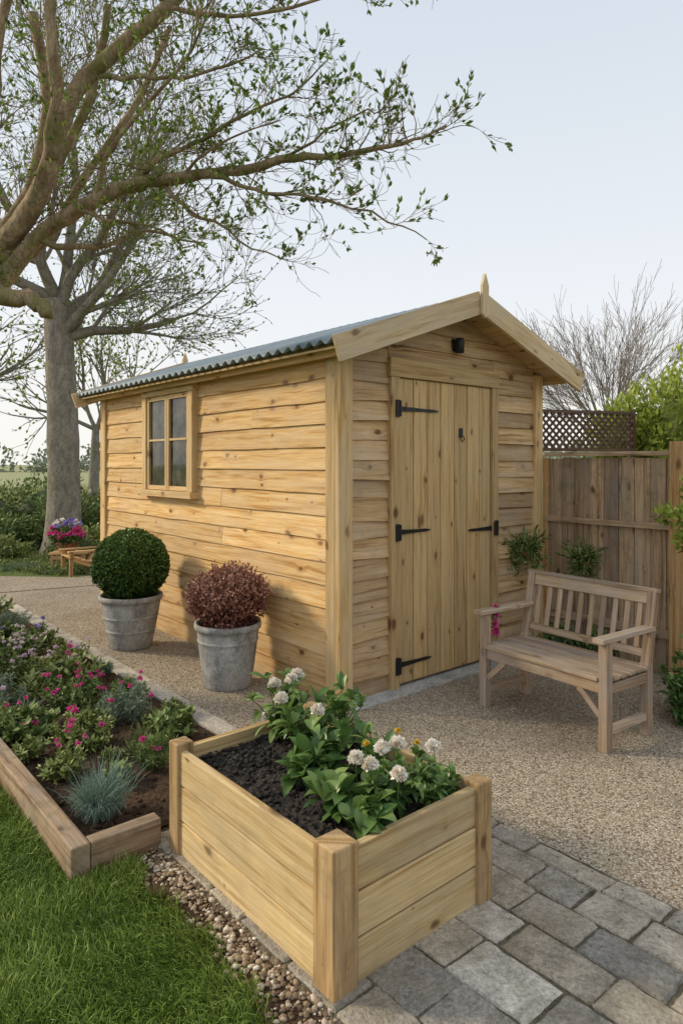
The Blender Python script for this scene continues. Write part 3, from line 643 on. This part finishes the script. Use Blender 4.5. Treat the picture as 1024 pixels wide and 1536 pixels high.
def back(x,z): 
    k=(z-.40)/.435;return (x,BD-.03+.085*k,z)
beam(mb,back(t+.001,.79),back(BL-t-.001,.79),.03,.075,(0,.19,1));beam(mb,back(-.004,.835),back(BL+.004,.835),.05,.026,(0,.19,1));beam(mb,back(t+.001,.47),back(BL-t-.001,.47),.03,.045,(0,.19,1))
ns=10
for i in range(ns):
    x=t+.045+(BL-2*t-.09)*i/(ns-1);beam(mb,back(x,.493),back(x,.752),.032,.014,(0,1,-.2))
mb.build('frame_and_slats',M['bench'],parent=ben,bevel=.004)
# ---------------------------------------------------------------- fence
FA=math.atan2(-.785,.62);fen=empty('wooden_fence',(1.80,5.92,0),FA);mb=MB();x=0.
while x<3.8:
    w=rng.uniform(.115,.155);box(mb,(x+.003,rng.uniform(0,.008),.0),(w-.006,.02,1.645+rng.uniform(-.006,.006)),2);x+=w
box(mb,(0,-.035,1.66),(3.85,.075,.035),0);box(mb,(0,-.042,1.10),(3.85,.04,.045),0);box(mb,(0,-.042,.28),(3.85,.04,.06),0);box(mb,(0,.03,.0),(3.85,.02,.15),0)
mb.build('panels',M['fence'],parent=fen,bevel=.002)
mb=MB()
for x in(1.14,3.0): box(mb,(x,-.145,0),(.10,.10,1.76),2)
box(mb,(-.02,-.03,0),(.05,.02,1.65),2)
mb.build('posts',M['fpost'],parent=fen,bevel=.004)
tr=empty('trellis_panel',(1.88,6.45,1.72),math.atan2(.35,1.15));mb=MB();TW,TH=1.12,.40
box(mb,(0,0,0),(TW,.03,.03));box(mb,(0,0,TH-.03),(TW,.03,.03));box(mb,(0,0,.03),(.03,.03,TH-.06),2);box(mb,(TW-.03,0,.03),(.03,.03,TH-.06),2)
for k in range(-6,20):
    for s_,yy in((1,.008),(-1,.018)):
        x0=k*.075;pa=np.array([x0,yy,.03]);pb=np.array([x0+(TH-.06),yy,TH-.03])
        if s_<0: pa[0],pb[0]=pb[0],pa[0]
        lo,hi=.03,TW-.03;t0,t1=0,1
        for lim,sg in((lo,1),(hi,-1)):
            f0=(pa[0]-lim)*sg;f1=(pb[0]-lim)*sg
            if f0<0 and f1<0: t0=2;break
            if f0<0: t0=max(t0,-f0/(f1-f0))
            if f1<0: t1=min(t1,f0/(f0-f1))
        if t0<t1-.05: beam(mb,pa+(pb-pa)*t0,pa+(pb-pa)*t1,.008,.022,(0,0,1))
for x in(.0,TW-.04): box(mb,(x,.035,-1.72),(.04,.04,2.1),2)
mb.build('lattice',M['trellis'],parent=tr)
# ---------------------------------------------------------------- trees
def catmull(pts,n=6):
    p=np.array(pts,float);p=np.vstack([2*p[0]-p[1],p,2*p[-1]-p[-2]]);out=[]
    for i in range(1,len(p)-2):
        for t in np.linspace(0,1,n,endpoint=False):
            a,b,c,d=p[i-1:i+3];out.append(.5*((2*b)+(-a+c)*t+(2*a-5*b+4*c-d)*t*t+(-a+3*b-3*c+d)*t**3))
    out.append(p[-2]);return np.array(out)
def grow(mb,tips,p,d,L,r,lev,mx,cfg):
    n=max(3,int(L/cfg.get('seg',.12)));n=min(n,8);pts=[p];dirs=[d]
    for i in range(n):
        d=d+rng.normal(0,cfg['wob'],3)+np.array([0,0,cfg['up']]);d=d/np.linalg.norm(d);p=p+d*L/n;pts.append(p);dirs.append(d)
    rr=np.linspace(r,max(r*cfg.get('tap',.5),cfg.get('rmin',.0015)),n+1);tube(mb,pts,rr,7 if r>.05 else (5 if r>.012 else 3),0,.5)
    if lev>=mx-1: tips.append((np.array(pts),np.array(dirs)))
    if lev==mx: return
    for k in range(cfg['nch'][lev]):
        t=1. if k==0 else rng.uniform(.2,1);i=min(n,int(t*n));dd=dirs[i];ax=np.cross(dd,rng.normal(size=3));ax/=np.linalg.norm(ax)
        a=rng.uniform(*cfg['ang'])*(.5 if k==0 else 1);nd=dd*math.cos(a)+np.cross(ax,dd)*math.sin(a)
        grow(mb,tips,pts[i],nd,L*rng.uniform(*cfg['ls']),max(rr[i]*rng.uniform(*cfg.get('rs',(.5,.75))),cfg.get('rmin',.0015)),lev+1,mx,cfg)
def leaf_tips(mb,tips,k,L,W,mi=1,p=1.,up=.4):
    for pts,dirs in tips:
        if rng.random()>p: continue
        n=k;idx=np.minimum((rng.random(n)**.5*len(pts)).astype(int),len(pts)-1)
        idx[:max(1,k//2)]=len(pts)-1
        P=pts[idx]+rng.normal(0,.004,(n,3));D=nrm(dirs[idx]+ru(n)*.6+UP*up)
        leaves(mb,P,D,ru(n)+UP,L*rng.uniform(.6,1.2,n),W*rng.uniform(.7,1.2,n),np.clip(rng.normal(.5,.25,n),0,1),mi)
mb=MB();T0=np.array([-3.0,4.75,0])
trunk=catmull([T0,(-3.0,4.75,.9),(-2.9,4.7,1.8),(-2.72,4.62,2.5),(-2.55,4.6,2.75)],6)
tube(mb,trunk,np.linspace(.21,.15,len(trunk)),20,rough=.05);J=(-2.62,4.6,2.62)
# (points, r0, r1, twig density, twig length factor)
limbs=[
([J,(-2.33,4.6,3.05),(-2.01,4.5,3.40),(-1.77,4.4,3.97),(-1.44,4.35,4.27),(-1.11,4.3,4.51),(-.755,4.2,4.82)],.085,.035,7,1.),
([(-1.9,4.45,3.62),(-1.84,4.35,4.10),(-1.86,4.3,4.5),(-1.79,4.3,4.9)],.045,.028,8,1.),
([J,(-2.45,4.7,3.1),(-2.2,4.75,3.5),(-2.1,4.8,4.1),(-2.2,4.8,4.8)],.065,.035,7,1.),
([(-2.33,4.6,2.95),(-2.15,4.65,3.35),(-1.95,4.7,3.75),(-1.75,4.7,4.15),(-1.62,4.7,4.8)],.052,.025,8,1.),
([J,(-2.33,4.6,2.83),(-2.05,4.58,3.145),(-1.74,4.5,3.30),(-1.357,4.4,3.413),(-1.07,4.3,3.427),(-.714,4.2,3.397),(-.373,4.1,3.443),(-.128,4.05,3.44),(.2,4.0,3.47),(.42,3.95,3.49),(.60,3.9,3.55)],.075,.005,13,.72),
([(-1.2,4.35,3.42),(-1.0,4.25,3.24),(-.88,4.2,3.13),(-.63,4.2,2.99),(-.38,4.1,2.84)],.019,.004,14,.6),
([(-.80,4.2,3.40),(-.6,4.15,3.30),(-.373,4.1,3.24),(-.047,4.0,3.16),(.262,3.9,2.987),(.50,3.9,2.91)],.017,.003,12,.5),
([(-1.357,4.4,3.413),(-1.15,4.25,3.52),(-.921,4.2,3.59),(-.575,4.1,3.727),(-.30,4.1,3.85),(-.1,4.0,3.98)],.024,.004,14,.7),
([(-.373,4.1,3.443),(-.2,4.05,3.52),(-.05,4.0,3.6),(.15,4.0,3.69),(.32,3.9,3.66)],.012,.003,14,.55),
([(-1.11,4.3,4.51),(-.8,4.2,4.40),(-.454,4.1,4.34),(.03,4.1,4.46),(.30,4.0,4.41),(.52,4.0,4.40)],.018,.004,13,.55),
([(-1.6,4.38,4.12),(-1.3,4.3,4.05),(-1.0,4.25,4.02),(-.7,4.2,4.08),(-.5,4.15,4.14)],.02,.005,13,.75),
([(-2.05,4.55,3.1),(-1.7,4.7,3.1),(-1.4,4.8,3.25),(-1.0,4.9,3.2)],.028,.006,12,.8),
([J,(-2.32,4.5,2.74),(-2.14,4.47,2.70),(-2.0,4.45,2.66),(-1.90,4.44,2.60)],.08,.042,0,0),
([J,(-2.45,4.65,2.9),(-2.1,4.75,3.15),(-1.85,4.9,3.7),(-1.5,5.0,4.3),(-1.3,5.1,4.9)],.05,.018,8,1.),
([J,(-2.5,4.4,3.0),(-2.25,4.3,3.6),(-2.2,4.3,4.2),(-2.05,4.3,4.9)],.05,.028,7,1.),
([(-1.62,4.48,3.33),(-1.5,4.35,3.6),(-1.2,4.2,3.85),(-.95,4.1,4.05),(-.75,4.0,4.35)],.022,.006,12,.8),
([(-1.0,4.28,3.43),(-.85,4.15,3.5),(-.6,4.0,3.55),(-.35,3.9,3.60)],.013,.003,13,.6),
([(-1.74,4.5,3.32),(-1.55,4.45,3.2),(-1.35,4.4,3.17),(-1.1,4.35,3.06),(-.95,4.3,2.98)],.016,.004,12,.6),
]
tips=[];cfg=dict(wob=.19,up=.03,nch=[3,3,0],ang=(.4,1.1),ls=(.45,.75),seg=.045,tap=.5,rmin=.0015)
for li,(pts,r0,r1,dn,lf) in enumerate(limbs):
    c=catmull(pts,6);c=c+np.interp(np.arange(len(c)),np.arange(0,len(c),2),rng.normal(0,.015,len(np.arange(0,len(c),2))))[:,None]*np.array([.4,.6,1])
    rad=r0+(r1-r0)*np.linspace(0,1,len(c))**.75;tube(mb,c,rad,14 if r0>.04 else 7,cap=True,rough=.08 if r0>.03 else .03)
    if not dn: continue
    ln=np.linalg.norm(np.diff(c,axis=0),axis=1).sum();n=int(ln*dn)
    for k in range(n):
        i=rng.integers(int(len(c)*.3) if r0>.045 else 3,len(c));T=nrm(c[min(i+1,len(c)-1)]-c[i-1])
        d=nrm(T*.7+ru(1)[0]*.85+UP*.25);grow(mb,tips,c[i],d,rng.uniform(.22,.5)*lf,min(rad[i]*.5,.006),0,2,cfg)
leaf_tips(mb,tips,6,.042,.018,1,.46)
Pm=np.array([-2.33,4.5,2.85])+rng.normal(0,1,(900,3))*np.array([.12,.03,.10]);leaves(mb,Pm,ru(900),ru(900),.02,.008,rng.random(900)*.5,1)
mb.build('apple_tree',[M['bark'],M['twigleaf']],True)
mb=MB();base=np.array([-4.95,12.0,0]);tr_=catmull([base,(-4.93,12,1.5),(-4.98,12,3.),(-5.05,12,4.5)],6)
tube(mb,tr_,np.concatenate([[.40,.33,.30],np.linspace(.28,.23,len(tr_)-3)]),22,rough=.03);tips=[]
cfg=dict(wob=.11,up=.05,nch=[6,5,5,4,0],ang=(.3,.9),ls=(.5,.72),seg=.3,tap=.4,rmin=.0045,rs=(.4,.6))
for k,(dx,dy,dz,L) in enumerate([(-.5,.1,1,3.),(.15,0,1,3.4),(.65,-.2,.9,2.6),(-.9,-.3,.6,2.6),(.35,.5,.8,2.6),(.9,.2,.5,2.1),(-.2,-.5,.9,2.8),(.45,-.2,1.1,3.1)]):
    z=4.5-(k%3)*.35;grow(mb,tips,np.array([-5.04,12,z]),nrm(np.array([dx,dy,dz])),L,.11,0,4,cfg)
leaf_tips(mb,tips,3,.075,.036,1,.8,.2)
mb.build('ash_tree',[M['bark2'],M['twigleaf']],True)
def small_tree(name,x,y,H,s,mats,nch,L,lf):
    mb=MB();tips=[];cfg=dict(wob=.12,up=.04,nch=nch,ang=(.3,.9),ls=(.5,.75),seg=.3,tap=.5,rmin=.006)
    tube(mb,[(x,y,0),(x+.05,y,H*.6),(x+.1,y,H)],[.16*s,.13*s,.1*s],10)
    for d in((.3,0,1),(-.5,0,1),(.8,.2,.6),(-.7,-.3,.6),(0,.5,.8)): grow(mb,tips,np.array([x+.1,y,H-.1]),nrm(np.array(d,float)),L,.06*s,0,3,cfg)
    leaf_tips(mb,tips,6,*lf,1,.95,.2);mb.build(name,mats,True)
small_tree('field_maple',-8.7,15,3.1,1,[M['bark2'],M['yleaf']],[5,4,4,0],2.1,(.10,.05))
small_tree('field_maple',-8.1,22,2.8,1.2,[M['bark2'],M['yleaf']],[5,4,4,0],2.4,(.13,.07))
mb=MB();tips=[];tube(mb,[(7.9,20,0),(7.9,20,1.5),(7.85,20,2.6)],[.22,.17,.15],10)
cfg=dict(wob=.06,up=.03,nch=[5,5,4,3,0],ang=(.2,.6),ls=(.55,.8),seg=.3,tap=.4,rmin=.0055,rs=(.4,.6))
for d in((-.75,0,1),(-.3,.2,1.2),(.1,-.2,1.3),(.5,.2,1.1),(.85,-.1,.85),(-1,.1,.6),(.2,.6,1),(1.1,.1,.5)): grow(mb,tips,np.array([7.85,20,rng.uniform(2.0,2.6)]),nrm(np.array(d,float)),1.9,.06,0,4,cfg)
mb.build('bare_tree',[M['bark3']],True)
# ---------------------------------------------------------------- shrubs / hedges
def shrub(name,blobs,n,L,W,mat,core=True):
    mb=MB()
    for (c,r) in blobs:
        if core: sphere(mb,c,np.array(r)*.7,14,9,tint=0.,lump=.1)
        cloud(mb,c,r,n,L,W,.68,.22,0,.4,0.,.0,rng.uniform(0,9))
    return mb.build(name,mat)
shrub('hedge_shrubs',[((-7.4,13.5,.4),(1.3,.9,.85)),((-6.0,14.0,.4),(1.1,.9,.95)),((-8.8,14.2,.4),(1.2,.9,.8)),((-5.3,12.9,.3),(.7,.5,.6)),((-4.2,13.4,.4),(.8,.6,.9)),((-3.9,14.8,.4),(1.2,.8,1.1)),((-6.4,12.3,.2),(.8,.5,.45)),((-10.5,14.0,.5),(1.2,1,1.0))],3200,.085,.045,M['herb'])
shrub('garden_shrub',[((-6.6,11.4,.1),(.6,.4,.35)),((-5.7,11.2,.1),(.5,.35,.3)),((-4.4,11.2,.15),(.5,.3,.4)),((-3.6,11.6,.2),(.5,.4,.6))],2400,.05,.03,M['herb2'])
shrub('ground_cover',[((-4.9,10.2,0),(.8,.35,.13)),((-4.0,9.85,0),(.6,.25,.10)),((-5.8,10.3,0),(.7,.35,.12)),((-3.5,10.4,0),(.5,.4,.16))],2300,.03,.02,M['herb'])
shrub('yellow_green_shrub',[((3.5,6.9,1.8),(.48,.5,.75)),((3.1,7.2,1.7),(.42,.4,.6)),((3.95,6.7,1.85),(.6,.5,.85)),((3.7,6.9,.8),(.8,.6,.8))],3000,.07,.038,M['yleaf'])
mb=MB()
for q in [((2.10,4.35,1.27),(.08,.06,.06)),((2.2,4.3,1.25),(.09,.06,.07)),((2.26,4.35,1.42),(.07,.06,.09)),((2.2,4.32,1.10),(.05,.05,.06))]:
    cloud(mb,q[0],q[1],55,.055,.034,.2,.1,0,.2,.2)
tube(mb,catmull([(2.42,4.4,0.0),(2.40,4.42,.8),(2.36,4.38,1.2),(2.2,4.3,1.24),(2.06,4.35,1.27)],5),.006,5,0,.1)
mb.build('climbing_plant',M['yleaf'],True)
mb=MB()
for c,h_,sp in(((2.06,4.10,0),.3,.12),((2.22,4.28,0),.5,.16),((2.25,4.0,0),.34,.16),((2.13,4.26,0),.36,.12)): broad_plant(mb,c,h_,14,sp,(.06,.1),(.022,.035),12,-.1)
mb.build('evergreen_shrub',M['big'],True)
shrub('evergreen_shrub',[((1.72,5.35,.12),(.16,.12,.2)),((1.95,5.15,.12),(.14,.12,.2))],900,.04,.022,M['shrub'])
def basket(name,c,r,n,trail):
    mb=MB();c=np.array(c,float);lathe(mb,[(.001,-.05),(.04,-.045),(.06,0),(.055,.0)],16,c,1)
    cloud(mb,c+UP*.02,(r*.85,r*.7,r*.9),n,.044,.018,.1,.3,0,.3,.1)
    for k in range(trail):
        a=rng.uniform(0,6.28);q=c+np.array([math.cos(a)*r*1.2,math.sin(a)*r*.7,-rng.uniform(.0,.24)]);pts=catmull([c,(c+q)/2+UP*.05,q],4);tube(mb,pts,.0016,3,0,.3)
        m=16;P=pts[rng.integers(2,len(pts),m)]+rng.normal(0,.008,(m,3));leaves(mb,P,ru(m)-UP*.3,ru(m),.044,.016,rng.random(m))
    for k in range(trail):
        d=nrm(ru(1)[0]+UP*.7);P=c+d*np.linspace(.05,r*1.7,9)[:,None];tube(mb,P,.0012,3,0,.3);leaves(mb,P,d+ru(9)*.6,ru(9),.044,.016,rng.random(9))
    mb.build(name,[M['herb'],M['terra']],True)
b_=np.array([-.01,4.44,0])+1.93*E1-.11*E2;basket('hanging_basket',(b_[0],b_[1],.88),.125,380,30)
basket('wall_planter',(1.98,5.53,.80),.115,420,20)
mb=MB();c=np.array([1.03,4.50,.56])
for k in range(9):
    p=c+np.array([rng.normal(0,.012),rng.normal(0,.012),rng.uniform(-.1,.1)]);flower(mb,p,.026,1,26,p-UP*.05)
cloud(mb,c,(.03,.03,.12),60,.03,.014,.2,.1,0)
mb.build('flower_posy',[M['herb'],M['pk']])
# ---------------------------------------------------------------- far furniture
e=empty('low_wooden_table',(-4.35,10.0,0),.1);mb=MB()
for i in range(4): box(mb,(0,i*.09,.24),(.55,.084,.025),0)
for x in(.03,.48):
    for y in(.02,.3): box(mb,(x,y,0),(.045,.045,.24),2)
box(mb,(.05,.01,.17),(.45,.02,.05),0);mb.build('slats_and_legs',M['fpost'],parent=e,bevel=.003)
mb=MB();lathe(mb,[(.001,0),(.11,0),(.16,.13),(.17,.14),(.16,.15),(.1,.14),(.001,.14)],30,(-4.12,10.15,.268),2)
cloud(mb,(-4.12,10.15,.5),(.24,.2,.16),900,.06,.03,.3,.2,0)
for k in range(60):
    d=ru(1)[0];d[2]=abs(d[2]);d[1]=-abs(d[1]) if rng.random()<.7 else d[1];p=np.array([-4.12,10.15,.5])+d*np.array([.27,.22,.26]);flower(mb,p,.045,1 if d[2]<.55 else (3 if rng.random()<.6 else 4),18)
mb.build('potted_flowers',[M['herb'],M['pk'],M['terra'],M['bl'],M['wh']])
e=empty('adirondack_chair',(-3.75,9.95,0),-.9);mb=MB()
for i in range(5): beam(mb,(i*.085,.0,.16),(i*.085,.38,.66-abs(i-2)*.02),.08,.018,(0,-1,.8))
for x in(-.02,.36): beam(mb,(x,-.35,.27),(x,.15,.06),.03,.07);box(mb,(x-.015,-.36,0),(.03,.05,.34),2);beam(mb,(x,-.38,.355),(x,.16,.355),.07,.02)
for i in range(5): box(mb,(-.03,-.36+i*.075,.27-i*.028),(.42,.07,.018),0)
mb.build('slats_and_frame',M['fpost'],parent=e,bevel=.002)
mb=MB()
for k in range(90):
    x=rng.uniform(-140,160);y=rng.uniform(110,170);hh=rng.uniform(2,6.)
    if x>-60 and rng.random()<.3: hh*=.6
    cloud(mb,(x,y,hh*.4),(rng.uniform(3,8),3,hh),380,.9,.6,.5,.2,0,.3,.1,0)
mb.build('distant_trees',M['far'])
mb=MB();n=20000;P=np.stack([rng.uniform(-26,-6,n),rng.uniform(15.5,42,n),np.zeros(n)],1);blades(mb,P,nrm(ru(n)*.4+UP),rng.uniform(.2,.5,n),.025,.4,rng.random(n))
n=9000;P=np.stack([rng.uniform(-9,-2.6,n),rng.uniform(9.6,13,n),np.zeros(n)],1);blades(mb,P,nrm(ru(n)*.5+UP),rng.uniform(.05,.13,n),.009,.5,rng.random(n)*.4)
mb.build('meadow_grass',M['reed'])
# ---------------------------------------------------------------- light / sky / camera
SE=math.radians(28);az=math.atan2(-.97,.16)
sd=Vector((math.sin(az)*math.cos(SE),math.cos(az)*math.cos(SE),math.sin(SE)))
l=bpy.data.lights.new('sun','SUN');l.energy=3.0;l.angle=math.radians(9);l.color=(1,.86,.64);lo=bpy.data.objects.new('sun',l);scene.collection.objects.link(lo)
lo.rotation_euler=sd.to_track_quat('Z','Y').to_euler()
w=bpy.data.worlds.new('World');scene.world=w;w.use_nodes=True;t=w.node_tree;bg=t.nodes['Background']
sk=t.nodes.new('ShaderNodeTexSky');sk.sky_type='NISHITA';sk.sun_disc=False;sk.sun_elevation=SE;sk.sun_rotation=az;sk.dust_density=2.5;sk.air_density=1
tc=t.nodes.new('ShaderNodeTexCoord');sp=t.nodes.new('ShaderNodeSeparateXYZ');t.links.new(tc.outputs['Generated'],sp.inputs[0])
mr=t.nodes.new('ShaderNodeMapRange');t.links.new(sp.outputs[2],mr.inputs[0])
for i,v in enumerate((0,.65,.94,.84)): mr.inputs[i+1].default_value=v
hz=t.nodes.new('ShaderNodeValToRGB');t.links.new(sp.outputs[2],hz.inputs[0]);e_=hz.color_ramp.elements
e_[0].position=0.;e_[0].color=(1.,.97,.92,1);e_[1].position=.6;e_[1].color=(.74,.81,.90,1)
q=e_.new(.22);q.color=(.90,.935,.97,1)
vm=t.nodes.new('ShaderNodeVectorMath');vm.operation='SCALE';t.links.new(hz.outputs[0],vm.inputs[0]);vm.inputs['Scale'].default_value=10.3
mx=t.nodes.new('ShaderNodeMixRGB');t.links.new(mr.outputs[0],mx.inputs[0]);t.links.new(sk.outputs[0],mx.inputs[1]);t.links.new(vm.outputs[0],mx.inputs[2])
t.links.new(mx.outputs[0],bg.inputs[0]);bg.inputs[1].default_value=.1
cam=bpy.data.cameras.new('camera');co=bpy.data.objects.new('camera',cam);scene.collection.objects.link(co);scene.camera=co
co.location=(0,0,1.6);co.rotation_euler=(math.radians(90),0,0);cam.sensor_fit='HORIZONTAL';cam.sensor_width=36;cam.lens=35.58;cam.shift_y=-.0713;cam.clip_end=2000
scene.view_settings.view_transform='Standard';scene.view_settings.look='None';scene.view_settings.exposure=0
